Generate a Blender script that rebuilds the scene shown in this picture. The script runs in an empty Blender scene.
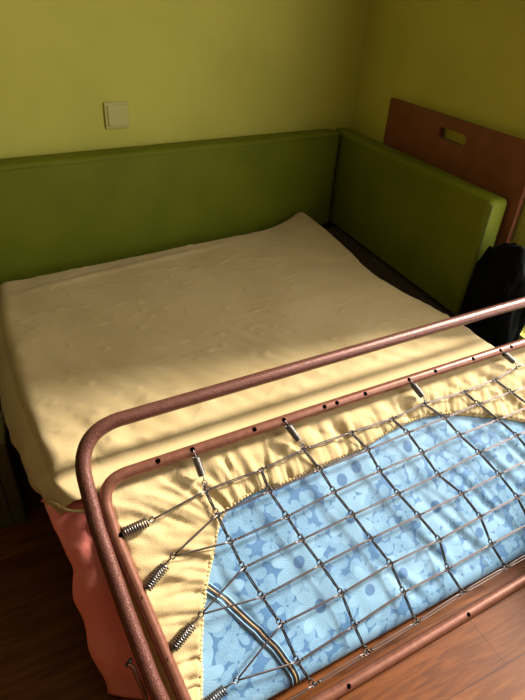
import bpy, bmesh, math, random
import numpy as np
from mathutils import Vector, Matrix, noise
random.seed(4); rng = np.random.default_rng(7)
scn = bpy.context.scene
COL = scn.collection
PI = math.pi

# ------------------------------------------------------------------ helpers
def link(name, verts, faces, m, parent=None, smooth=True, uv=None, mats=None):
    me = bpy.data.meshes.new(name)
    me.from_pydata([tuple(map(float, v)) for v in verts], [], faces)
    me.update()
    o = bpy.data.objects.new(name, me); COL.objects.link(o)
    me.materials.append(m)
    if smooth: me.polygons.foreach_set('use_smooth', [True]*len(me.polygons))
    if uv is not None:
        l = me.uv_layers.new(name='UVMap')
        vi = np.zeros(len(me.loops), dtype=np.int32); me.loops.foreach_get('vertex_index', vi)
        l.data.foreach_set('uv', np.asarray(uv, dtype=np.float32)[vi].ravel())
    if parent: o.parent = parent
    return o
def empty(name, loc):
    o = bpy.data.objects.new(name, None); COL.objects.link(o); o.location = loc; o.empty_display_size = .1
    bpy.context.view_layer.update()
    return o
def adopt(child, parent):
    child.parent = parent
    child.matrix_parent_inverse = Matrix.Translation(parent.location).inverted()
def tag(o, label=None, cat=None, group=None, kind=None):
    if label: o['label'] = label
    if cat: o['category'] = cat
    if group: o['group'] = group
    if kind: o['kind'] = kind
    return o
class MB:
    def __init__(s): s.v = []; s.f = []
    def add(s, v, f):
        k = len(s.v); s.v += [tuple(map(float, p)) for p in v]; s.f += [tuple(i+k for i in q) for q in f]
    def box(s, o, ax, ay, az):
        o, ax, ay, az = map(Vector, (o, ax, ay, az)); c = []
        for k in (0, 1):
            for j in (0, 1):
                for i in (0, 1): c.append(o+ax*i+ay*j+az*k)
        s.add(c, [(0,2,3,1),(4,5,7,6),(0,1,5,4),(2,6,7,3),(0,4,6,2),(1,3,7,5)])
    def tube(s, pts, r, seg=10, cap=True, closed=False):
        pts = [Vector(p) for p in pts]; n = len(pts)
        rr = r if hasattr(r, '__len__') else [r]*n
        V = []; prev = None
        for i, p in enumerate(pts):
            if closed: t = pts[(i+1) % n]-pts[i-1]
            else: t = pts[min(i+1, n-1)]-pts[max(i-1, 0)]
            t.normalize()
            if prev is None:
                a = Vector((0,0,1)) if abs(t.z) < .9 else Vector((1,0,0))
                prev = t.cross(a).normalized()
            else:
                prev = (prev-t*prev.dot(t)).normalized()
            b = t.cross(prev)
            for k in range(seg):
                an = 2*PI*k/seg; V.append(p+(prev*math.cos(an)+b*math.sin(an))*rr[i])
        F = []
        for i in range(n if closed else n-1):
            for k in range(seg):
                j = (i+1) % n
                F.append((i*seg+k, i*seg+(k+1) % seg, j*seg+(k+1) % seg, j*seg+k))
        if cap and not closed:
            F.append(tuple(range(seg))[::-1]); F.append(tuple((n-1)*seg+k for k in range(seg)))
        s.add(V, F)
    def build(s, name, m, parent=None, smooth=True):
        o = link(name, s.v, s.f, m, None, smooth)
        if parent: adopt(o, parent)
        return o
def bevel(o, w, seg=3):
    md = o.modifiers.new('bevel', 'BEVEL'); md.width = w; md.segments = seg; md.limit_method = 'ANGLE'; md.angle_limit = .6
    return o
def fillet(pts, radii, n=10):
    """polyline with rounded corners"""
    out = [Vector(pts[0])]
    for i in range(1, len(pts)-1):
        p = Vector(pts[i]); a = Vector(pts[i-1])-p; b = Vector(pts[i+1])-p
        r = radii[i-1]; an = a.angle(b); d = min(r/math.tan(an/2), a.length*.49, b.length*.49)
        pa = p+a.normalized()*d; pb = p+b.normalized()*d
        for k in range(n+1):
            t = k/n; out.append(pa*(1-t)**2+p*2*t*(1-t)*.93+pb*t**2 + (pa+pb)*.5*2*t*(1-t)*.07)
    out.append(Vector(pts[-1])); return out
def resample(pts, step):
    pts = np.array([tuple(p) for p in pts], float); d = np.r_[0, np.cumsum(np.linalg.norm(np.diff(pts, axis=0), axis=1))]
    n = max(2, int(d[-1]/step)+1); t = np.linspace(0, d[-1], n)
    return np.stack([np.interp(t, d, pts[:, k]) for k in range(pts.shape[1])], 1)
def smoothcurve(pts, n=12):
    P = [np.array(p, float) for p in pts]; P = [2*P[0]-P[1]]+P+[2*P[-1]-P[-2]]; out = []
    for i in range(1, len(P)-2):
        for k in range(n):
            t = k/n; a, b, c, d = P[i-1:i+3]
            out.append(.5*((2*b)+(c-a)*t+(2*a-5*b+4*c-d)*t*t+(3*b-a-3*c+d)*t**3))
    out.append(P[-2]); return np.array(out)
def ss(x, a, b):
    t = np.clip((x-a)/(b-a), 0, 1); return t*t*(3-2*t)
def nz(x, y, z=0.): return noise.noise(Vector((x, y, z)))
nzv = np.vectorize(nz)

# ------------------------------------------------------------------ materials
def mat(name, col, rough=.6, metal=0., spec=.5):
    m = bpy.data.materials.new(name); m.use_nodes = True; b = m.node_tree.nodes['Principled BSDF']
    b.inputs['Base Color'].default_value = (*col, 1); b.inputs['Roughness'].default_value = rough
    b.inputs['Metallic'].default_value = metal; b.inputs['Specular IOR Level'].default_value = spec
    return m
def N(m, t, **kw):
    n = m.node_tree.nodes.new(t)
    for k, v in kw.items():
        if k in n.inputs: n.inputs[k].default_value = v
        else: setattr(n, k, v)
    return n
def L(m, a, b): m.node_tree.links.new(a, b)
def BS(m): return m.node_tree.nodes['Principled BSDF']
def coords(m, kind='Object', scale=(1,1,1), rot=(0,0,0)):
    tc = N(m, 'ShaderNodeTexCoord'); mp = N(m, 'ShaderNodeMapping')
    mp.inputs['Scale'].default_value = scale; mp.inputs['Rotation'].default_value = rot
    L(m, tc.outputs[kind], mp.inputs['Vector']); return mp.outputs['Vector']
def mixc(m, fac, a, b):
    n = N(m, 'ShaderNodeMix', data_type='RGBA')
    if hasattr(fac, 'is_linked'): L(m, fac, n.inputs[0])
    else: n.inputs[0].default_value = fac
    for s, i in ((a, 6), (b, 7)):
        if hasattr(s, 'is_linked'): L(m, s, n.inputs[i])
        else: n.inputs[i].default_value = (*s, 1)
    return n.outputs[2]
def ramp(m, fac, p0, p1):
    n = N(m, 'ShaderNodeMapRange', interpolation_type='SMOOTHSTEP'); L(m, fac, n.inputs[0])
    n.inputs[1].default_value = p0; n.inputs[2].default_value = p1; return n.outputs[0]
def mth(m, op, a, b=None):
    n = N(m, 'ShaderNodeMath', operation=op)
    for s, i in ((a, 0), (b, 1)):
        if s is None: continue
        if hasattr(s, 'is_linked'): L(m, s, n.inputs[i])
        else: n.inputs[i].default_value = s
    return n.outputs[0]
def bump(m, h, strength, dist=.002):
    n = N(m, 'ShaderNodeBump', Strength=strength, Distance=dist); L(m, h, n.inputs['Height']); L(m, n.outputs[0], BS(m).inputs['Normal'])
def noisy(m, a, b, scale, bs=.3, bscale=None, dist=.002, detail=4):
    v = coords(m); n = N(m, 'ShaderNodeTexNoise', Scale=scale, Detail=detail); L(m, v, n.inputs['Vector'])
    L(m, mixc(m, ramp(m, n.outputs['Fac'], .35, .65), a, b), BS(m).inputs['Base Color'])
    n2 = N(m, 'ShaderNodeTexNoise', Scale=bscale or scale, Detail=3); L(m, v, n2.inputs['Vector'])
    bump(m, n2.outputs['Fac'], bs, dist); return m

M_wall = noisy(mat('green wall paint', (.4,.4,.06), .75, spec=.3), (.56,.53,.095), (.62,.58,.11), 3, .25, 120, .001)
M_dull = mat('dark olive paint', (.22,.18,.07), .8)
M_ceil = mat('ceiling white', (.75,.74,.66), .8)
M_leather = noisy(mat('olive green leather', (.13,.17,.01), .62, spec=.2), (.145,.168,.007), (.17,.192,.009), 5, .35, 260, .001)
M_seam = mat('olive seam', (.05,.065,.006), .6)
M_seatdark = noisy(mat('dark seat cloth', (.03,.018,.008), .9), (.03,.016,.008), (.05,.03,.014), 40, .4)
M_base = mat('dark olive base', (.10,.085,.025), .7)
M_board = noisy(mat('red brown board', (.2,.07,.03), .5, spec=.3), (.21,.066,.030), (.25,.082,.038), 12, .1)
M_copper = noisy(mat('brown copper enamel', (.27,.10,.06), .3, .35), (.20,.078,.048), (.25,.10,.064), 60, .12, 300, .0006)
M_hammer = mat('hammered brown enamel', (.2,.08,.05), .34, .35)
v = coords(M_hammer); vo = N(M_hammer, 'ShaderNodeTexVoronoi', Scale=300.); L(M_hammer, v, vo.inputs['Vector'])
L(M_hammer, mixc(M_hammer, ramp(M_hammer, vo.outputs['Distance'], .15, .7), (.22,.085,.06), (.12,.045,.034)), BS(M_hammer).inputs['Base Color'])
bump(M_hammer, vo.outputs['Distance'], .5, .0012)
M_steel = mat('spring steel', (.17,.155,.145), .32, .9)
M_darksteel = mat('dark spring steel', (.20,.19,.18), .38, .85)
M_darkwire = mat('dark wire', (.07,.065,.065), .38, .8)
M_wire = mat('grey wire', (.17,.14,.135), .36, .8)
M_hole = mat('dark hole', (.002,.0015,.001), 1, spec=0)
M_bag = noisy(mat('black cloth', (.004,.004,.004), 1, spec=.05), (.003,.0035,.003), (.006,.006,.006), 20, .4)
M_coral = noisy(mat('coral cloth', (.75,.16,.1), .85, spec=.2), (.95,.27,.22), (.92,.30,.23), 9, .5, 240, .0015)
M_sheet = mat('pale yellow jersey', (.8,.64,.37), .9, spec=.15)
v = coords(M_sheet); a1 = N(M_sheet, 'ShaderNodeTexNoise', Scale=350., Detail=2.); L(M_sheet, v, a1.inputs['Vector'])
a2 = N(M_sheet, 'ShaderNodeTexNoise', Scale=5., Detail=5.); L(M_sheet, v, a2.inputs['Vector'])
L(M_sheet, mixc(M_sheet, ramp(M_sheet, a2.outputs['Fac'], .35, .65), (.57,.425,.21), (.63,.48,.25)), BS(M_sheet).inputs['Base Color'])
bump(M_sheet, mth(M_sheet, 'ADD', mth(M_sheet, 'MULTIPLY', a1.outputs['Fac'], 1.), mth(M_sheet, 'MULTIPLY', a2.outputs['Fac'], 3.)), .45, .0022)
BS(M_sheet).inputs['Sheen Weight'].default_value = .2
M_elastic = mat('gathered hem', (.62,.45,.21), .9, spec=.15)

# floral blue ticking: big daisies with dark eyes, clusters of petals between
M_blue = mat('blue floral ticking', (.2,.4,.65), .42, spec=.5); m = M_blue
uvn = N(m, 'ShaderNodeTexCoord').outputs['UV']
def daisies(m, scale, petals, R0, seed, eye, lo=.55):
    mp = N(m, 'ShaderNodeMapping'); mp.inputs['Scale'].default_value = (scale, scale, 1); mp.inputs['Location'].default_value = (seed, seed*.7, 0)
    L(m, uvn, mp.inputs['Vector'])
    vo = N(m, 'ShaderNodeTexVoronoi', Scale=1., Randomness=.75, voronoi_dimensions='2D'); L(m, mp.outputs[0], vo.inputs['Vector'])
    sub = N(m, 'ShaderNodeVectorMath', operation='SUBTRACT'); L(m, mp.outputs[0], sub.inputs[0]); L(m, vo.outputs['Position'], sub.inputs[1])
    sp = N(m, 'ShaderNodeSeparateXYZ'); L(m, sub.outputs[0], sp.inputs[0])
    ang = mth(m, 'ARCTAN2', sp.outputs[1], sp.outputs[0])
    cs = N(m, 'ShaderNodeSeparateColor'); L(m, vo.outputs['Color'], cs.inputs[0])
    ang = mth(m, 'ADD', ang, mth(m, 'MULTIPLY', cs.outputs[0], 6.28))
    r = vo.outputs['Distance']
    pet = mth(m, 'POWER', mth(m, 'ABSOLUTE', mth(m, 'COSINE', mth(m, 'MULTIPLY', ang, petals/2))), .8)
    rad = mth(m, 'MULTIPLY', mth(m, 'ADD', mth(m, 'MULTIPLY', pet, 1-lo), lo), R0)
    inside = ramp(m, mth(m, 'SUBTRACT', rad, r), -.012, .02)
    eyef = ramp(m, mth(m, 'SUBTRACT', eye, r), -.012, .012)
    lines = mth(m, 'MULTIPLY', ramp(m, mth(m, 'SINE', mth(m, 'MULTIPLY', ang, petals*4.)), .45, .95), ramp(m, mth(m, 'SUBTRACT', R0*.8, r), 0, .2))
    return inside, eyef, lines, cs.outputs[1]
in1, ey1, ln1, rn1 = daisies(m, 6.6, 9, .50, 3.3, .105)
in2, ey2, ln2, rn2 = daisies(m, 14., 5, .50, 1.7, .05, .12)
in3, _, _, rn3 = daisies(m, 27., 1, .47, 5.1, .0, .8)
nn = N(m, 'ShaderNodeTexNoise', Scale=220., Detail=2.); L(m, uvn, nn.inputs['Vector'])
gr = ramp(m, nn.outputs['Fac'], .3, .7)
deep = mixc(m, gr, (.075,.18,.36), (.105,.235,.43))
light = mixc(m, gr, (.18,.35,.53), (.23,.41,.59))
c = mixc(m, mth(m, 'MULTIPLY', in3, .85), deep, light)
c = mixc(m, in2, c, mixc(m, mth(m, 'MULTIPLY', ln2, .5), light, deep))
c = mixc(m, ey2, c, deep)
keep = mth(m, 'GREATER_THAN', rn1, .25)
edge = mixc(m, mth(m, 'MULTIPLY', ln1, .55), (.25,.44,.62), (.10,.22,.40))
c = mixc(m, mth(m, 'MULTIPLY', in1, keep), c, edge)
c = mixc(m, mth(m, 'MULTIPLY', ey1, keep), c, (.085,.19,.37))
L(m, c, BS(m).inputs['Base Color'])
bump(m, mth(m, 'ADD', nn.outputs['Fac'], mth(m, 'MULTIPLY', in1, .8)), .25, .0012)
M_piptan = mat('tan piping', (.45,.30,.16), .6)
M_pipdark = mat('dark piping', (.02,.03,.06), .6)
M_pipblue = mat('pale blue binding', (.22,.40,.56), .55)

# floor: orange brown laminate boards
M_floor = mat('laminate floor', (.3,.1,.03), .45, spec=.22); m = M_floor
v = coords(m, 'Object', (1,1,1), (0,0,-math.radians(4))); v.node.inputs['Location'].default_value = (-.19,.025,0)
br = N(m, 'ShaderNodeTexBrick', Scale=1., offset=.37); L(m, v, br.inputs['Vector'])
br.inputs['Brick Width'].default_value = 1.18; br.inputs['Row Height'].default_value = .165; br.inputs['Mortar Size'].default_value = .0012
br.inputs['Color1'].default_value = (.18,.054,.008,1); br.inputs['Color2'].default_value = (.135,.038,.006,1); br.inputs['Mortar'].default_value = (.06,.02,.008,1)
mp = N(m, 'ShaderNodeMapping'); mp.inputs['Scale'].default_value = (2.2, 22, 1); L(m, v, mp.inputs['Vector'])
g = N(m, 'ShaderNodeTexNoise', Scale=2.2, Detail=7., Distortion=1.2); L(m, mp.outputs[0], g.inputs['Vector'])
mx = N(m, 'ShaderNodeMix', data_type='RGBA', blend_type='MULTIPLY'); mx.inputs[0].default_value = 1
L(m, br.outputs['Color'], mx.inputs[6]); L(m, mixc(m, ramp(m, g.outputs['Fac'], .3, .7), (.62,.55,.5), (1.15,1.15,1.15)), mx.inputs[7])
L(m, mx.outputs[2], BS(m).inputs['Base Color'])
M_plas = mat('switch plastic', (.52,.49,.13), .5)
M_frame_white = mat('white window frame', (.8,.8,.78), .5)
M_glass = bpy.data.materials.new('window glass'); M_glass.use_nodes = True; m = M_glass; nt = m.node_tree; nt.nodes.clear()
out = N(m, 'ShaderNodeOutputMaterial'); tr = N(m, 'ShaderNodeBsdfTransparent'); gl = N(m, 'ShaderNodeBsdfGlossy', Roughness=.02)
ms = N(m, 'ShaderNodeMixShader'); ms.inputs[0].default_value = .06; L(m, tr.outputs[0], ms.inputs[1]); L(m, gl.outputs[0], ms.inputs[2]); L(m, ms.outputs[0], out.inputs[0])

# ------------------------------------------------------------------ room
wz = math.radians(11.9); aw = Vector((math.cos(wz), math.sin(wz), 0)); bw = Vector((-aw.y, aw.x, 0))   # back wall direction, outward normal
CW = Vector((1.575, 2.573, 0))          # room corner
XR = 1.583; HT = 2.6; XL = -2.3; YN = -1.7
def box_obj(name, o, ax, ay, az, m, parent=None, bev=0, **k):
    b = MB(); b.box(o, ax, ay, az); ob = b.build(name, m, parent, smooth=False)
    if bev: bevel(ob, bev)
    return ob
tag(box_obj('floor', (XL-.1, YN-.1, -.1), (4.3,0,0), (0,4.6,0), (0,0,.1), M_floor), kind='structure')
tag(box_obj('ceiling', (XL-.1, YN-.1, HT), (4.3,0,0), (0,4.6,0), (0,0,.1), M_ceil), kind='structure')
tag(box_obj('wall_back', CW-aw*4.3, aw*4.6, bw*.1, (0,0,HT), M_wall), kind='structure')
tag(box_obj('wall_left', (XL-.1, YN, 0), (.1,0,0), (0,3.6,0), (0,0,HT), M_dull), kind='structure')
tag(box_obj('wall_near', (XL-.1, YN-.1, 0), (4.1,0,0), (0,.1,0), (0,0,HT), M_dull), kind='structure')
WY0, WY1, WZ0, WZ1 = -.9, 1.285, .38, 2.25
b = MB(); T = .16
b.box((XR, WY1, 0), (T,0,0), (0,2.6-WY1+.2,0), (0,0,HT)); b.box((XR, YN, 0), (T,0,0), (0,WY0-YN,0), (0,0,HT))
b.box((XR, WY0, 0), (T,0,0), (0,WY1-WY0,0), (0,0,WZ0)); b.box((XR, WY0, WZ1), (T,0,0), (0,WY1-WY0,0), (0,0,HT-WZ1))
tag(b.build('wall_right', M_wall, smooth=False), kind='structure')
win = tag(empty('window_1', (XR+.1, .18, WZ0)), kind='structure')
b = MB(); w = .045
for (y, z, dy, dz) in ((WY0, WZ0, WY1-WY0, w), (WY0, WZ1-w, WY1-WY0, w), (WY0, WZ0, w, WZ1-WZ0), (WY1-w, WZ0, w, WZ1-WZ0), (-.42, WZ0, .05, WZ1-WZ0)):
    b.box((XR+.08, y, z), (.05,0,0), (0,dy,0), (0,0,dz))
b.build('window_frame', M_frame_white, win, smooth=False)
b = MB(); b.box((XR+.10, WY0+.02, WZ0+.02), (.005,0,0), (0,WY1-WY0-.04,0), (0,0,WZ1-WZ0-.04)); b.build('window_pane', M_glass, win, smooth=False)

# light switch on the back wall
sx = -1.262 # metres along the wall from the corner
so = CW+aw*sx+Vector((0,0,.951))
sw = tag(empty('light_switch', so), 'square yellowish plastic light switch on the green wall above the long cushion', 'light switch')
S = .049
b = MB(); b.box(so-aw*S-bw*.010+Vector((0,0,-S)), aw*2*S, bw*.010, (0,0,2*S)); bevel(b.build('switch_frame', M_plas, sw, smooth=False), .004)
b = MB(); S2 = .039; b.box(so-aw*S2-bw*.0145+Vector((0,0,-S2)), aw*2*S2, bw*.008, (0,0,2*S2)); bevel(b.build('rocker', M_plas, sw, smooth=False), .003)

# ------------------------------------------------------------------ sofa pieces
def padded(name, o, ax, ay, az, m, parent, r=.02, seg=6, puff=.006):
    """box with rounded edges and slightly crowned faces"""
    o, ax, ay, az = map(Vector, (o, ax, ay, az)); nx, ny, nzz = (max(4, int(k.length/.05)) for k in (ax, ay, az))
    bm = bmesh.new(); bmesh.ops.create_cube(bm, size=1, matrix=Matrix.Translation((.5,.5,.5)))
    M4 = Matrix(((ax.x,ay.x,az.x,o.x),(ax.y,ay.y,az.y,o.y),(ax.z,ay.z,az.z,o.z),(0,0,0,1)))
    bmesh.ops.transform(bm, matrix=M4, verts=bm.verts)
    bmesh.ops.bevel(bm, geom=bm.edges[:], offset=r, segments=seg, affect='EDGES', profile=.5)
    me = bpy.data.meshes.new(name); bm.to_mesh(me); bm.free()
    ob = bpy.data.objects.new(name, me); COL.objects.link(ob); me.materials.append(m)
    me.polygons.foreach_set('use_smooth', [True]*len(me.polygons))
    wn = ob.modifiers.new('wn', 'WEIGHTED_NORMAL'); wn.keep_sharp = False
    if parent: adopt(ob, parent)
    return ob
ZC0, ZC1 = .352, .832
# long back cushion
P0 = CW-aw*2.35-bw*.105+Vector((0,0,ZC0)); Lb = 2.35-.152
bc = tag(empty('back_cushion', P0+aw*1.1), 'long olive green leather back cushion along the wall below the light switch', 'sofa cushion', 'green leather sofa cushions')
padded('cushion_body', P0, aw*Lb, bw*.1, (0,0,ZC1-ZC0), M_leather, bc, .018)
b = MB(); e1 = P0+Vector((0,0,ZC1-ZC0)); b.tube([e1+aw*.02-bw*.0012+Vector((0,0,-.018)), e1+aw*(Lb-.02)-bw*.0012+Vector((0,0,-.018))], .0010, 6); b.build('seam', M_leather, bc)
# side cushion at the right wall
sc = tag(empty('side_cushion', (1.5,1.9,ZC0)), 'shorter olive green leather side cushion standing in front of the brown board', 'sofa cushion', 'green leather sofa cushions')
padded('cushion_body', (1.458,1.385,ZC0), (.0,1.155,0), (-.001+.09,.0,0), (0,0,ZC1-ZC0), M_leather, sc, .022)
b = MB()
for (xx, yy) in ((1.463,1.3845),):
    b.tube([(xx+.004, yy-.0002, ZC0+.02), (xx+.004, yy-.0002, ZC1-.018)], .0022, 6)
b.build('seam', M_seam, sc)

sofa = tag(empty('sofa_base', (.3,1.9,0)), 'low dark olive sofa base under the sheeted mattress', 'sofa base')
pts = [(-1.0, 1.375), (1.555, 1.375), (1.555, 2.43), (-1.0, 1.89)]
def prism(name, poly, z0, z1, m, parent, bev=0):
    n = len(poly); V = [(x, y, z0) for x, y in poly]+[(x, y, z1) for x, y in poly]
    F = [tuple(range(n))[::-1], tuple(range(n, 2*n))]+[(i, (i+1) % n, n+(i+1) % n, n+i) for i in range(n)]
    o = link(name, V, F, m, None, False); adopt(o, parent)
    if bev: bevel(o, bev)
    return o
prism('base_box', pts, 0, .325, M_base, sofa, .004)
prism('seat_top', [(x, y) for x, y in pts], .326, .350, M_seatdark, sofa, .006)
b = MB(); b.box((-.95, 1.225, .0), (.755,0,0), (0,.149,0), (0,0,.34)); bevel(b.build('drawer', M_base, sofa, smooth=False), .006)
b = MB(); b.box((-.235, 1.223, .02), (.004,0,0), (0,.004,0), (0,0,.30)); b.build('drawer_seam', M_seatdark, sofa, smooth=False)

# brown board with hand slot between cushion and wall
y0, y1, zt = 1.352, 2.225, 1.021
outer = [(y0, .355), (y1, .355), (y1, zt), (y0, zt)]
hc, hw, hh = (1.77, .957), .082, .021; hole = []
for k in range(24):
    an = 2*PI*k/24; r_ = .018
    sx_, sz_ = (1 if math.cos(an) > 0 else -1), (1 if math.sin(an) > 0 else -1)
    hole.append((hc[0]+sx_*(hw-r_)+r_*math.cos(an), hc[1]+sz_*(hh-r_)+r_*math.sin(an)))
bm = bmesh.new()
def ring(pp): 
    vs = [bm.verts.new((1.553, p[0], p[1])) for p in pp]; return [bm.edges.new((vs[i], vs[(i+1) % len(vs)])) for i in range(len(vs))]
eds = ring(outer)+ring(hole)
bmesh.ops.triangle_fill(bm, use_beauty=True, use_dissolve=False, edges=eds)
ext = bmesh.ops.extrude_face_region(bm, geom=bm.faces[:])
bmesh.ops.translate(bm, vec=(.018,0,0), verts=[g_ for g_ in ext['geom'] if isinstance(g_, bmesh.types.BMVert)])
bmesh.ops.recalc_face_normals(bm, faces=bm.faces[:])
me = bpy.data.meshes.new('headboard_panel'); bm.to_mesh(me); bm.free(); hb = bpy.data.objects.new('headboard_panel', me); COL.objects.link(hb); me.materials.append(M_board)
tag(hb, 'red brown wooden board with a rounded hand slot against the right wall', 'headboard')

# black bag on the floor past the end of the sofa
bm = bmesh.new(); bmesh.ops.create_icosphere(bm, subdivisions=5, radius=1)
for v_ in bm.verts:
    p = v_.co.copy(); q = Vector((math.copysign(abs(p.x)**.6, p.x), math.copysign(abs(p.y)**.6, p.y), math.copysign(abs(p.z)**.7, p.z)))
    nn_ = noise.noise(p*2.3)*.13+noise.noise(p*6)*.05
    q *= (1+nn_)
    v_.co = Vector((1.482+q.x*.074, 1.250+q.y*.112, max(.001, .36+q.z*.35)))
me = bpy.data.meshes.new('bag'); bm.to_mesh(me); bm.free(); me.polygons.foreach_set('use_smooth', [True]*len(me.polygons))
bag = bpy.data.objects.new('bag', me); COL.objects.link(bag); me.materials.append(M_bag)
tag(bag, 'black slouching cloth bag beyond the end of the green side cushion', 'bag')

# ------------------------------------------------------------------ frame plane of the folding bed
O = Vector((.1455, .4297, .0125+.0012)); a6 = math.radians(6.1)
e = Vector((math.cos(a6), math.sin(a6), 0)); n_ = Vector((.071, -.71, .701)).normalized(); gg = n_.cross(e).normalized(); 
O = O + n_*0
def W(u, v, h=0.): return O+e*u+gg*v+n_*h
eN, gN, nN, ON = (np.array(tuple(x)) for x in (e, gg, n_, O))
def WN(u, v, h): return ON+eN*u[..., None]+gN*v[..., None]+nN*h[..., None]

hem_pts = [(-.012,.052),(-.001,.084),(.010,.122),(.028,.18),(.048,.249),(.076,.317),(.096,.36),(.13,.413),(.156,.456),(.186,.485),(.232,.497),(.29,.503),(.342,.497),(.447,.503),(.551,.507),(.608,.508),(.677,.520),(.753,.529),(.835,.530),(.91,.520),(.988,.498),(1.06,.475),(1.132,.45),(1.225,.413),(1.32,.375),(1.42,.33)]
HEM = resample(smoothcurve(hem_pts), .004)
HS = np.arange(len(HEM))*.004
def hemdist(u, v):
    """signed distance (positive on the sheet side) and arc length of nearest hem point"""
    d = np.full(u.shape, 9.); s = np.zeros(u.shape); sg = np.ones(u.shape)
    T_ = np.gradient(HEM, axis=0); T_ /= np.linalg.norm(T_, axis=1)[:, None]
    for i in range(len(HEM)):
        dx, dy = u-HEM[i, 0], v-HEM[i, 1]; r = np.hypot(dx, dy); k = r < d
        d[k] = r[k]; s[k] = HS[i]+(dx*T_[i, 0]+dy*T_[i, 1])[k]; sg[k] = np.sign(T_[i, 0]*dy-T_[i, 1]*dx)[k]
    return d*sg, s
# profile of the leaning face in (v, h)
PV = np.array([.0405,.0420,.0455,.067,.100,.146,.20,.30,.45,.60,.63,.655,.70,.76])
PH = np.array([-.057,-.044,-.033,-.0205,-.019,-.0205,-.023,-.023,-.0245,-.026,-.033,-.0485,-.089,-.150])
PT = np.r_[0, np.cumsum(np.hypot(np.diff(PV), np.diff(PH)))]; PT = PT-np.interp(.20, PV, PT)+.20   # parameter equals v on the flat part
prof = smoothcurve(np.stack([PV, PH], 1), 6); pt_ = np.interp(np.linspace(0, len(PV)-1, len(prof)), np.arange(len(PV)), PT)
def profile(t): return np.interp(t, pt_, prof[:, 0]), np.interp(t, pt_, prof[:, 1])
def gridfaces(ni, nj, mask=None):
    F = []
    for i in range(ni-1):
        for j in range(nj-1):
            if mask is None or mask[i, j]: F.append((i*nj+j, (i+1)*nj+j, (i+1)*nj+j+1, i*nj+j+1))
    return F
def relief(u, v):
    """tufts and diagonal creases of the ticking"""
    r = .0035*nzv(u*9, v*9, .3)+.0018*nzv(u*26, v*20, 2.)
    dg = u*.62+v*.78
    cr = np.zeros_like(u)
    for c0, ce, w0, L0 in ((.80,.80,.012,.16),(.93,.95,.010,.14),(1.05,1.02,.012,.18),(1.14,1.10,.010,.14),(.70,.62,.010,.10),(1.24,1.18,.011,.15),(.58,.50,.009,.09)):
        ph = (u*.83+v*.56-c0+.01*nzv(u*8, v*8, c0))
        al = np.exp(-((u*-.56+v*.83+.22*ce+.12)/L0)**2)
        cr += -.0065*np.exp(-(ph/w0)**2)*al+.004*np.exp(-((ph-.022)/w0)**2)*al
    return r+cr
# -------- mattress: slab lying on the sofa and folded down over its front, closed mesh
mt = tag(empty('mattress', (.7,.9,0)), 'thick blue floral mattress folded down behind the wire mesh', 'mattress')
us = np.arange(-.055, 1.401, .0097); ts = np.arange(PT[0]+.001, PT[-3]+.03, .0085)
U, Tt = np.meshgrid(us, ts, indexing='ij'); Tt = np.where(U > 1.15, np.minimum(Tt, .615), Tt)
Vv, Hh = profile(Tt)
edge_fade = ss(U, -.055, .0)*ss(1.40-U, 0, .04)
Hh = Hh+relief(U, Vv)*ss(Tt, .03, .12)*edge_fade-.03*(1-ss(U, -.055, -.03))
U2 = U+.05*(1-np.clip(Vv, 0, .6)/.6)*(1-ss(U, -.05, .4))
P = WN(U2, Vv, Hh); ni, nj = U.shape
V3 = list(P.reshape(-1, 3)); F = gridfaces(ni, nj); uv = list(np.stack([U2.ravel(), Tt.ravel()], 1))
# back loop: under the top, down behind, to the floor
def backpts(i):
    top = P[i, -1]; bot = P[i, 0]; q = np.array([-math.sin(a6), math.cos(a6), 0])
    return [np.array([*(top+q*.05)[:2], .440]), np.array([*(top+q*.05)[:2], .352]), np.array([*(bot+q*.16)[:2], .003]), np.array([*(bot+q*.02)[:2], .002])]
base = len(V3)
for i in range(ni):
    V3 += backpts(i); uv += [(U2[i, 0], .8+.1*k) for k in range(4)]
for i in range(ni-1):
    loopa = [i*nj+nj-1]+[base+i*4+k for k in range(4)]+[i*nj]; loopb = [(i+1)*nj+nj-1]+[base+(i+1)*4+k for k in range(4)]+[(i+1)*nj]
    for k in range(5): F.append((loopa[k], loopb[k], loopb[k+1], loopa[k+1]))
for i, rv in ((0, 0), (ni-1, 1)):
    f_ = [i*nj+j for j in range(nj)]+[base+i*4+k for k in range(4)]; F.append(tuple(f_ if rv else f_[::-1]))
# lying slab joined behind
k0 = len(V3); poly = [(-.04,.985),(1.29,1.115),(1.25,1.6),(1.24,2.30),(.63,2.13),(.15,2.02),(-.13,1.93),(-.10,1.30)]
V3 += [np.array([x, y, .352]) for x, y in poly]+[np.array([x, y, .430]) for x, y in poly]; uv += [(x, y) for x, y in poly]*2; q8 = len(poly)
F += [tuple(k0+i for i in range(q8))[::-1], tuple(k0+q8+i for i in range(q8))]+[(k0+i, k0+(i+1) % q8, k0+q8+(i+1) % q8, k0+q8+i) for i in range(q8)]
body = link('mattress_cover', V3, F, M_blue, None, True, uv); adopt(body, mt)
pip = [(.085,.355),(.096,.342),(.128,.296),(.150,.262),(.171,.225),(.195,.18),(.212,.146),(.225,.11),(.235,.085),(.239,.062),(.240,.046)]
pc = resample(smoothcurve(pip), .008)
def onface(u, v, lift=0.):
    u = np.asarray(u, float); v = np.asarray(v, float); t = np.interp(v, PV[:10], PT[:10]); vv, hh = profile(t)
    return WN(u, vv, hh+relief(u, vv)*ss(t, .03, .12)+lift)
tn = np.gradient(pc, axis=0); tn /= np.linalg.norm(tn, axis=1)[:, None]; nr = np.stack([-tn[:, 1], tn[:, 0]], 1)
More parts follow.
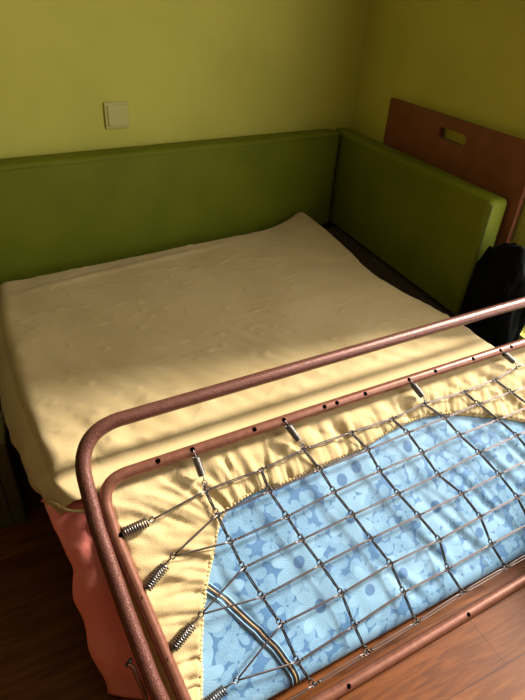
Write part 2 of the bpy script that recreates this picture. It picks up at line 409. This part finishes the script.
for nm, off, rr, m_ in (('piping', .0, .0024, M_piptan), ('piping', -.0045, .0012, M_pipdark), ('piping', .0042, .0012, M_pipdark), ('binding', .0085, .0018, M_pipblue), ('binding', -.0100, .0018, M_pipblue), ('piping', -.0145, .0012, M_pipdark)):
    c2 = pc+nr*off; b = MB(); b.tube(onface(c2[:, 0], c2[:, 1], .0006), rr, 8); o = b.build(nm, m_, mt)
    o['label'] = 'tan piping cord' if m_ is M_piptan else ('dark stitched line' if m_ is M_pipdark else 'pale blue binding strip')

# -------- fitted sheet: leaning front part
sh = tag(empty('fitted_sheet', (.6,1.4,.45)), 'pale yellow fitted sheet stretched over the mattress with gathered elastic edge', 'bed sheet')
us = np.arange(-.100, 1.436, .0055); ts = np.arange(.03, PT[-1]-.045, .0055)
U, Tt = np.meshgrid(us, ts, indexing='ij'); Vv, Hh = profile(Tt)
Lt = -.060+.055*(1-np.clip(Vv, 0, .6)/.6)            # left fold line follows the side rail
Dh, Sh = hemdist(U, Tt)
ph = Sh+.010*nzv(Sh*14, Dh*9, .5)
ang_ = np.arctan2(Tt-.40, U-.22)
fade = np.exp(-np.clip(Dh, 0, 9)/.05)
leftside = 1-ss(Sh, .45, .75)
rp = np.abs(np.sin(ph*PI/.021+1.2*nzv(Sh*30, .2, 0)))**1.3
wr = .0085*rp*fade
big = np.sin(ph*2*PI/.062+2.*nzv(Sh*5, Dh*3, 1.))*.5+.5
wr += .0175*big**1.5*np.exp(-np.clip(Dh, 0, 9)/(.16+.16*leftside))*(.55+.45*leftside+.5*(1-leftside))*(.6+.6*nzv(Sh*9, Dh*5, 8.))
wr += .013*leftside*(1-np.clip(np.abs(nzv(Sh*34+Dh*4, Dh*3.5, 3.))*3.2,0,1))**1.2*(.5+.5*ss(nzv(Sh*12, Dh*8, 30.),-.3,.3))
# diagonal folds on the long upper band
dg = (U*.85+Tt*.75)
wr += (1-leftside)*(.020*np.clip(nzv(dg*13, (U*-.6+Tt)*3, 5.)+.25, 0, 1)+.010*nzv(dg*30, (U*-.6+Tt)*6, 9.))
topfade = 1-ss(Tt, .585, .65)
wr += .011*leftside*(1-np.clip(np.abs(nzv(ang_*7, U*3, 44.))*3.5, 0, 1))*ss(Dh, .02, .06)*ss(.30-U, 0, .1)
wr = .0165*np.tanh(wr/.0165)
wr = wr*topfade*ss(Dh, -.004, .006)+.0012*nzv(U*40, Tt*40, 1)
drop = np.where(U < Lt, ((Lt-U)/.032)**2*.03, 0)
H2 = Hh+.0042+wr-drop-.012*ss(Tt, PT[-1]-.10, PT[-1]-.05)
U2 = np.where(U < Lt, Lt-(Lt-U)*.75, U)
V2 = Vv.copy(); mask = Dh > -.002
# snap border vertices onto the hem
near = np.abs(Dh) < .006
idx = np.clip(np.round(Sh/.004).astype(int), 0, len(HEM)-1)
P = WN(U2, V2, H2)
mask &= ~((U > 1.185-.10*(Tt-.60)) & (Tt > .645))
ok = mask[:-1, :-1] & mask[1:, :-1] & mask[:-1, 1:] & mask[1:, 1:]
V3 = P.reshape(-1, 3); F = gridfaces(*U.shape, ok)
used = np.zeros(len(V3), bool); 
for f_ in F: used[list(f_)] = True
re = np.cumsum(used)-1
V3 = V3[used]; F = [tuple(int(re[i]) for i in f_) for f_ in F]
o = link('front_flap', V3, F, M_sheet, None, True); adopt(o, sh)
# elastic hem: fine ruffled roll following the edge
HR = resample(smoothcurve(hem_pts), .0022); sv = np.arange(len(HR))*.0022
tn = np.gradient(HR, axis=0); tn /= np.linalg.norm(tn, axis=1)[:, None]; nr = np.stack([-tn[:, 1], tn[:, 0]], 1)
ruf = np.abs(np.sin(sv*PI/.0095+2*nzv(sv*20, 0, 0)))
hr = HR+nr*(.0008+.0016*nzv(sv*60, 1, 0))[:, None]
tt = np.interp(hr[:, 1], PV[:10], PT[:10]); vv, hh = profile(tt)
ctr = WN(hr[:, 0], vv, hh+relief(hr[:, 0], vv)*ss(tt, .03, .12)*.8+.0052)
b = MB(); b.tube(ctr, list(.0034+.0030*ruf+.0008*nzv(sv*90, 2, 0)), 10); b.build('elastic_hem', M_elastic, sh)

# -------- fitted sheet: top
Lc = resample(smoothcurve([(-.190,1.975),(-.183,1.695),(-.145,1.338),(-.115,1.163),(-.078,.955),(-.040,.868)]), .01)
Rc = resample(smoothcurve([(1.232,2.385),(1.272,2.20),(1.262,1.936),(1.240,1.68),(1.262,1.516),(1.312,1.33),(1.335,1.20),(1.322,1.012)]), .01)
Bc = resample(smoothcurve([(-.190,1.975),(.187,2.066),(.636,2.17),(.947,2.232),(1.15,2.335),(1.232,2.385)]), .01)
Fc = np.array([(-.040,.868),(1.322,1.012)])
na, nb = 230, 190
def smp(c, t):
    d = np.r_[0, np.cumsum(np.linalg.norm(np.diff(c, axis=0), axis=1))]; d /= d[-1]
    return np.stack([np.interp(t, d, c[:, 0]), np.interp(t, d, c[:, 1])], -1)
DL, DR, DB = 16, 12, 10                     # extra columns and rows for the hanging sides
ai = np.arange(-DL, na+DR); bi = np.arange(-DB, nb)
A = np.clip(ai/(na-1), 0, 1); B_ = np.clip(bi/(nb-1), 0, 1)
AA, BB = np.meshgrid(A, B_, indexing='ij')
l_, r_, bk, fr = smp(Lc, BB), smp(Rc, BB), smp(Bc, AA), smp(Fc, AA)
c00, c10, c01, c11 = Bc[0], Bc[-1], Fc[0], Fc[1]
A1, B1 = AA[..., None], BB[..., None]
XY = (1-A1)*l_+A1*r_+(1-B1)*bk+B1*fr-((1-A1)*(1-B1)*c00+A1*(1-B1)*c10+(1-A1)*B1*c01+A1*B1*c11)
X, Y = XY[..., 0], XY[..., 1]
Z = np.full(X.shape, .4535)
dl = AA*1.4; dr = (1-AA)*1.4; db = BB*1.1
round_ = lambda d, r: np.where(d < r, r-np.sqrt(np.clip(r*r-(r-d)**2, 0, None)), 0)
Z -= round_(dl, .035)*.8+round_(dr, .03)*.8+round_(db, .03)*.8
Z += .022*np.exp(-(((AA-1)*1.4)**2+(BB*1.1)**2)/.10**2)+.010*np.exp(-((AA*1.4)**2+(BB*1.1)**2)/.07**2)
Z -= .012*np.exp(-((AA-.5)**2/.10+(BB-.35)**2/.08))
# soft creases: along the left edge, near the front left corner, faint stretch lines
Z += .0035*np.exp(-dl/.15)*nzv(X*14, Y*4, 0)*1.6
Z += .014*nzv(X*20+Y*4, Y*3, 1)*np.exp(-((BB-1)*1.1)**2/.22**2)*np.exp(-((X-.08)/.22)**2)*ss(dl, .0, .05)
Z += .0050*nzv((X*.8+Y*.6)*22, (X*-.6+Y*.8)*5, 2)*ss(BB, .35, .9)+.0016*nzv(X*7, Y*12, 3)
Z += .0035*nzv((X*.3+Y*.95)*9, (X-.3*Y)*2, 6)
Z += .0030*np.clip(nzv(X*30, Y*44, 6.5)-.28, 0, 1)*2.2
kink = .006*np.exp(-((Y-(1.905+.29*X))/.018)**2)*ss(X, -.2, .0); Z += kink*(1-ss(X, .5, .9))
pq = (X-.1455)*-math.sin(a6)+(Y-.4297)*math.cos(a6)
PW = WN(np.zeros(len(prof)), prof[:, 0], prof[:, 1]); prq = (PW[:, 0]-.1455)*-math.sin(a6)+(PW[:, 1]-.4297)*math.cos(a6)
od = np.argsort(prq); zq = np.interp(pq, prq[od], PW[od, 2])
lim = zq+.0035; kf = ss(pq, .50, .60); Z = np.where(pq < .60, lim*(1-kf)+Z*kf, Z)
# hanging sides
outL = np.clip(-ai, 0, None)/DL; outR = np.clip(ai-(na-1), 0, None)/DR; outB = np.clip(-bi, 0, None)/DB
OL, OBk = np.meshgrid(outL, outB, indexing='ij'); OR, _ = np.meshgrid(outR, outB, indexing='ij')
zL = .110-.075*BB**3; Z -= OL*zL*(1-.0*OL); X -= (1-(1-OL)**2)*.055*(1-.45*BB**3)*(1+.25*nzv(Y*7, 0, 0)); 
X += OR*.012; Z -= OR*.088
Y += OBk*.008; Z -= OBk*.085
X += OL*.010*nzv(Y*16, OL*2, 4)
V3 = np.stack([X, Y, Z], -1).reshape(-1, 3)
o = link('top_panel', V3, [f_[::-1] for f_ in gridfaces(*X.shape)], M_sheet, None, True); adopt(o, sh)

# rolled edge of the sheet at the front left corner
cr = smoothcurve([(-.112,.985,.385),(-.098,.935,.405),(-.075,.880,.428),(-.050,.845,.440),(-.010,.83,.440),(.022,.835,.430)], 14)
b = MB(); b.tube(cr, [.0038+.0008*math.sin(k*.25) for k in range(len(cr))], 8); b.build('rolled_edge', M_sheet, sh)

# -------- separate coral-coloured cloth, added along the sheet's left side
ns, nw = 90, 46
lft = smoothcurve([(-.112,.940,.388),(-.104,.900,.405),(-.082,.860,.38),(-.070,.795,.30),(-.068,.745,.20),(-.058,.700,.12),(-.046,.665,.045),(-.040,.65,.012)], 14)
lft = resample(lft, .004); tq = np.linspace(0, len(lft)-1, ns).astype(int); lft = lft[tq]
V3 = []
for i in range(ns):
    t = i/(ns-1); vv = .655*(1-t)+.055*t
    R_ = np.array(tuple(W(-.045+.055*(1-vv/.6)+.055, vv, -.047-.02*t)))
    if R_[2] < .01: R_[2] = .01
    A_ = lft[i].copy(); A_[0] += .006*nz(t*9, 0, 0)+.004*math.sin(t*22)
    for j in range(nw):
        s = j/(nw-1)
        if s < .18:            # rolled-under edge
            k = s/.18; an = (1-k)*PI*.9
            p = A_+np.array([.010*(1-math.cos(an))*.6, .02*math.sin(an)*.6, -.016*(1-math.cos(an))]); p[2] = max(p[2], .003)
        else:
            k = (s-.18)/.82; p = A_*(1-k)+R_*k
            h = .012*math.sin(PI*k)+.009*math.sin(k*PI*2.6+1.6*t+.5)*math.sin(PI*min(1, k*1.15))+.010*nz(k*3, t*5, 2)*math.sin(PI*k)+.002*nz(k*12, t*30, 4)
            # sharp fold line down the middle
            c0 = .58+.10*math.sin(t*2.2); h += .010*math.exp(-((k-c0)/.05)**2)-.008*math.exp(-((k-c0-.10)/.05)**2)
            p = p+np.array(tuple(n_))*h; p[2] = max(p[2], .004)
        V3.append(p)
o = link('fabric', V3, [f_[::-1] for f_ in gridfaces(ns, nw)], M_coral, None, True)
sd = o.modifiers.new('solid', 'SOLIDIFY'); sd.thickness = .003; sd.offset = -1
tag(o, 'coral blanket edge hanging to the floor below the sheet\'s left corner', 'fabric')

# ------------------------------------------------------------------ folding bed frame
cot = tag(empty('folding_bed_frame', (.8,.5,0)), 'brown tubular folding bed frame with wire mesh and springs leaning on the mattress', 'bed frame')
RI, RO = .0145, .0170
UL = [(-.076,.56),(-.063,.402),(-.020,.145)]
loop = [W(.5,0), W(-.004,0), W(-.074,.52), W(-.080,.648), W(.5,.652), W(1.455,.652), W(1.43,.3), W(1.395,0), W(.5,0)]
fp = fillet(loop, [.10,.3,.085,5,.085,.5,.085], 10)[:-1]
rail = MB(); rail.tube([tuple(p) for p in fp], RI, 18, closed=True); rail_o = rail.build('spring_frame', M_copper, cot)
# outer bow
bow = [W(-.046,.075,.010), W(-.064,.135,.012), W(-.078,.215,.010), W(-.092,.365,.004), W(-.106,.56,.004), W(-.104,.768,.004), W(.5,.774,.004), W(1.470,.783,.004), W(1.445,.45,.004), W(1.415,.16,.010)]
bp = fillet(bow, [.1,.1,.3,.3,.105,5,.07,1.], 12)
rad = []
for i, p in enumerate(bp):
    d = min((p-Vector(bow[0])).length, (p-Vector(bow[-1])).length); rad.append(RO*(.72+.28*min(1, d/.09)))
b = MB(); b.tube([tuple(p) for p in bp], rad, 20); b.build('outer_bow', M_hammer, cot)
# bolt and hooked bracket joining bow and rail
b = MB(); b.tube([W(-.058,.110,-.018), W(-.058,.110,.030)], .0055, 12); b.tube([W(-.058,.110,.026), W(-.058,.110,.032)], .0095, 6); b.build('hinge_bolt', M_darkwire, cot)
b = MB(); hk = smoothcurve([tuple(W(-.116,.268,.004)), tuple(W(-.108,.258,.006)), tuple(W(-.104,.231,.004)), tuple(W(-.099,.193,.002)), tuple(W(-.103,.163,.0)), tuple(W(-.086,.118,.0)), tuple(W(-.062,.093,.0))], 8)
b.tube(hk, .0052, 10); b.build('hinge_bracket', M_copper, cot)
b = MB(); b.tube([W(-.120,.266,.004), W(-.106,.276,.006)], .0045, 8); b.build('hinge_pin', M_darkwire, cot)

# holes in the rails
def hole_at(p, d):
    d = Vector(d).normalized(); b = MB()
    b.tube([p+d*(RI-.006), p+d*(RI+.0004)], .0058, 16); b.build('rail_hole', M_hole, rail_o)
hd = (n_*.95+gg*.10)
tops = [(.056,.651),(.141,.652),(.306,.652),(.391,.652),(.516,.652),(.556,.652),(.651,.652),(.809,.652),(.911,.652),(1.068,.652),(1.189,.652),(1.239,.652)]
for u, v_ in tops: hole_at(W(u, v_), hd)
for u, v_ in ((-.072,.525),(-.060,.385),(-.042,.245),(-.022,.115)): hole_at(W(u, v_), n_+e*.75)
for u in (.35,.75,1.1): hole_at(W(u, 0), n_+gg*.2)
for o_ in list(rail_o.children): o_.matrix_parent_inverse = Matrix.Translation(cot.location)@Matrix.Identity(4)
for o_ in list(rail_o.children):
    o_.matrix_parent_inverse = Matrix.Identity(4)

ROWV = [.565,.505,.440,.367,.288,.205,.125,.045]
cols = [[(.147,.551),(.159,.489),(.171,.419),(.184,.352),(.209,.273),(.234,.197),(.247,.103),(.269,.039)],
[(.298,.553),(.303,.496),(.329,.423),(.350,.357),(.380,.282),(.411,.197),(.418,.114),(.429,.042)],
[(.426,.565),(.456,.502),(.476,.436),(.509,.363),(.539,.288),(.574,.208),(.584,.128),(.592,.045)],
[(.579,.565),(.614,.506),(.630,.442),(.665,.366),(.706,.290),(.747,.207),(.741,.127),(.765,.053)],
[(.720,.563),(.758,.511),(.785,.444),(.814,.370),(.874,.294),(.910,.214),(.915,.131),(.937,.054)],
[(.844,.573),(.901,.514),(.934,.452),(.984,.382),(1.03,.300),(1.068,.217),(1.083,.133),(1.10,.055)],
[(1.002,.567),(1.043,.518),(1.099,.451),(1.15,.385),(1.19,.305),(1.22,.220),(1.235,.135),(1.25,.055)],
[(1.138,.570),(1.189,.517),(1.245,.455),(1.285,.39)], [(1.251,.585)]]
def hh_(u, v): return -.0035*math.sin(PI*min(1, max(0, v/.65)))*math.sin(PI*min(1, max(0, u/1.35)))+.0005
def nd(c, r): u, v_ = cols[c][r]; return W(u, v_, hh_(u, v_))
WR = .00165
def wire_pair(b, p, q, gap=.0021, twist=1, rad=WR, curl=True):
    """doubled wire link: two strands side by side, with an eye round the node at each end"""
    p, q = Vector(p), Vector(q); d = (q-p).normalized(); s = n_.cross(d).normalized()
    for sg in (-1, 1):
        pts = []
        for k in range(9):
            t = k/8; w_ = gap*(.35+.65*math.sin(PI*t)**.5 if 0 < t < 1 else .35)
            pts.append(p.lerp(q, t)+s*sg*w_+n_*.0006*sg*math.sin(PI*t))
        b.tube(pts, rad, 6)
def eye(b, c, d, r=.0045, rad=WR, tilt=.4, turns=1.25):
    d = Vector(d).normalized(); s = n_.cross(d).normalized(); c = Vector(c); pts = []
    for k in range(15):
        an = 2*PI*turns*k/14; pts.append(c+(d*math.cos(an)+s*math.sin(an))*r+n_*(.0022*(k/14-.5)+.0015*math.sin(an)*tilt))
    b.tube(pts, rad, 6)
# lengthwise rows
row_o = []
for r in range(8):
    b = MB(); cs = [c for c in range(9) if r < len(cols[c])]
    for c0, c1 in zip(cs, cs[1:]):
        p, q = nd(c0, r), nd(c1, r); d = (q-p).normalized()
        wire_pair(b, p+d*.004, q-d*.004, .0020 if r < 7 else .0040)
        eye(b, p+d*.0035, d); eye(b, q-d*.0035, -d)
        # free wrapped wire ends
        for c_, dd in ((p+d*.008, d), (q-d*.008, -d)):
            s = n_.cross(dd); pts = [c_+dd*(.0022*k)+(s*math.cos(k*1.9)+n_*math.sin(k*1.9))*.0028 for k in range(7)]
            b.tube(pts, .0013, 5)
    b.build('lengthwise_wire', M_wire, cot)
for c in range(8):
    b = MB()
    for r in range(len(cols[c])-1):
        p, q = nd(c, r), nd(c, r+1); d = (q-p).normalized(); s = n_.cross(d)
        wire_pair(b, p+d*.003, q-d*.012, .0020, rad=.0020)
        eye(b, q-d*.010, d, .0060, .0015); eye(b, p+d*.002, d, .0048, .0015)
        pts = [q-d*(.018+.002*k)+(s*math.cos(k*2.)+n_*math.sin(k*2.))*.0030 for k in range(8)]; b.tube(pts, .0015, 5)
    b.build('crosswise_wire', M_darkwire, cot)
# springs
def spring(h0, e0, L0=.055, rc=.0072, turns=12, m=M_steel, wr=.0011, ends=()):
    b = MB(); h0, e0 = Vector(h0), Vector(e0); d = (e0-h0).normalized(); D = (e0-h0).length
    s = n_.cross(d).normalized(); t = d.cross(s)
    st = h0+d*(D-L0)*.5; pts = [tuple(h0-d*.001-n_*.004), tuple(h0+n_*.003+d*.001), tuple(h0+n_*.004+d*.006)]
    nseg = turns*12
    for k in range(nseg+1):
        an = 2*PI*turns*k/nseg; rr = rc*min(1, .25+k/8, .25+(nseg-k)/8)
        pts.append(tuple(st+d*(L0*k/nseg)+(s*math.cos(an)+t*math.sin(an))*rr))
    # eye
    for k in range(12):
        an = 2*PI*k/11+PI; pts.append(tuple(e0+d*math.cos(an)*.006+s*math.sin(an)*.006))
    b.tube(pts, wr, 6); b.build('coil_spring', m, cot)
# left springs with forked links to the mesh
for h0, e0, tg in (((-.071,.525),(.011,.531),[(0,0)]), ((-.060,.385),(.033,.439),[(0,1),(0,2)]), ((-.042,.245),(.059,.297),[(0,3),(0,4)]), ((-.022,.115),(.095,.133),[(0,5),(0,6)]), ((.04,.008),(.125,.032),[(0,7)])):
    spring(W(*h0, RI*.4), W(*e0, .002), .062, .0105, 11, M_steel, .0019)
    fork = MB()
    for c, r in tg: wire_pair(fork, W(*e0, .003)+(nd(c, r)-W(*e0)).normalized()*.006, nd(c, r), .0011); eye(fork, nd(c, r), nd(c, r)-W(*e0))
    fork.build('fork_wire', M_wire, cot)
for h0, e0 in (((.141,.652),(.150,.570)), ((.391,.652),(.424,.578)), ((.809,.652),(.850,.582)), ((1.189,.652),(1.248,.592))):
    spring(W(*h0, RI), W(*e0, .003), .048, .0082, 19, M_darksteel, .00135)
for (a_, c_) in ((W(.150,.570,.003), nd(0,0)), (W(.424,.578,.003), nd(2,0)), (W(.850,.582,.003), nd(5,0))):
    b = MB(); wire_pair(b, a_, c_, .0012); b.build('link_wire', M_wire, cot)
# right side springs
for c, r in ((8,0),(7,1),(7,3),(6,5),(6,7)):
    u, v_ = cols[c][r]; spring(W(1.395+.09*v_, v_, RI*.4), W(1.325+.09*v_, v_, .002), .050, .0105, 11, M_steel, .0019)
for c, r in ((8,0),(7,1),(7,3),(6,5),(6,7)):
    u, v_ = cols[c][r]
    b = MB(); wire_pair(b, nd(c, r), W(1.325+.09*v_, v_, .002)); b.build('fork_wire', M_wire, cot)

# ------------------------------------------------------------------ light
SUN_AZ, SUN_EL = 4., 36.
w_ = bpy.data.worlds.new('world'); scn.world = w_; w_.use_nodes = True
bg = w_.node_tree.nodes['Background']; bg.inputs[0].default_value = (1.0,.96,.90,1); bg.inputs[1].default_value = 3.5
sl = bpy.data.lights.new('sun', 'SUN'); sl.energy = 10; sl.angle = math.radians(12.0); sl.color = (1,.92,.80)
so_ = bpy.data.objects.new('sun', sl); COL.objects.link(so_)
d = Vector((math.cos(math.radians(SUN_AZ))*math.cos(math.radians(SUN_EL)), math.sin(math.radians(SUN_AZ))*math.cos(math.radians(SUN_EL)), math.sin(math.radians(SUN_EL))))
so_.rotation_euler = d.to_track_quat('Z', 'Y').to_euler()
pl = bpy.data.lights.new('window_portal', 'AREA'); pl.shape = 'RECTANGLE'; pl.size = WY1-WY0; pl.size_y = WZ1-WZ0; pl.cycles.is_portal = True
po = bpy.data.objects.new('window_portal', pl); COL.objects.link(po); po.location = (XR+T+.01, (WY0+WY1)/2, (WZ0+WZ1)/2)
po.rotation_euler = Vector((1,0,0)).to_track_quat('Z', 'Y').to_euler()
po.rotation_euler = Matrix(((0,0,1),(1,0,0),(0,1,0))).to_euler()

# ------------------------------------------------------------------ camera
R_ = np.array([[.925,-.167,.34],[-.375,-.537,.755],[.057,-.827,-.56]])
f = 535.
V_ = np.array([-54,790,f]); down = V_/np.linalg.norm(V_); Y_ = np.array([-265,-377,f]); Y_ = Y_-down*(Y_@down); Y_ /= np.linalg.norm(Y_)
X_ = np.cross(Y_, -down); R_ = np.array([X_, Y_, -down])
cam = bpy.data.cameras.new('camera'); co = bpy.data.objects.new('camera', cam); COL.objects.link(co)
cam.sensor_fit = 'HORIZONTAL'; cam.sensor_width = 36; cam.lens = 535/525*36; cam.clip_start = .02
Mx = Matrix.Identity(4)
for i in range(3):
    Mx[i][0] = R_[i, 0]; Mx[i][1] = -R_[i, 1]; Mx[i][2] = -R_[i, 2]
Mx.translation = Vector((0, 0, 1.4)); co.matrix_world = Mx
scn.camera = co
scn.view_settings.view_transform = 'Standard'; scn.view_settings.look = 'None'; scn.view_settings.gamma = 1
scn.view_settings.use_curve_mapping = False; scn.view_settings.exposure = 0.1
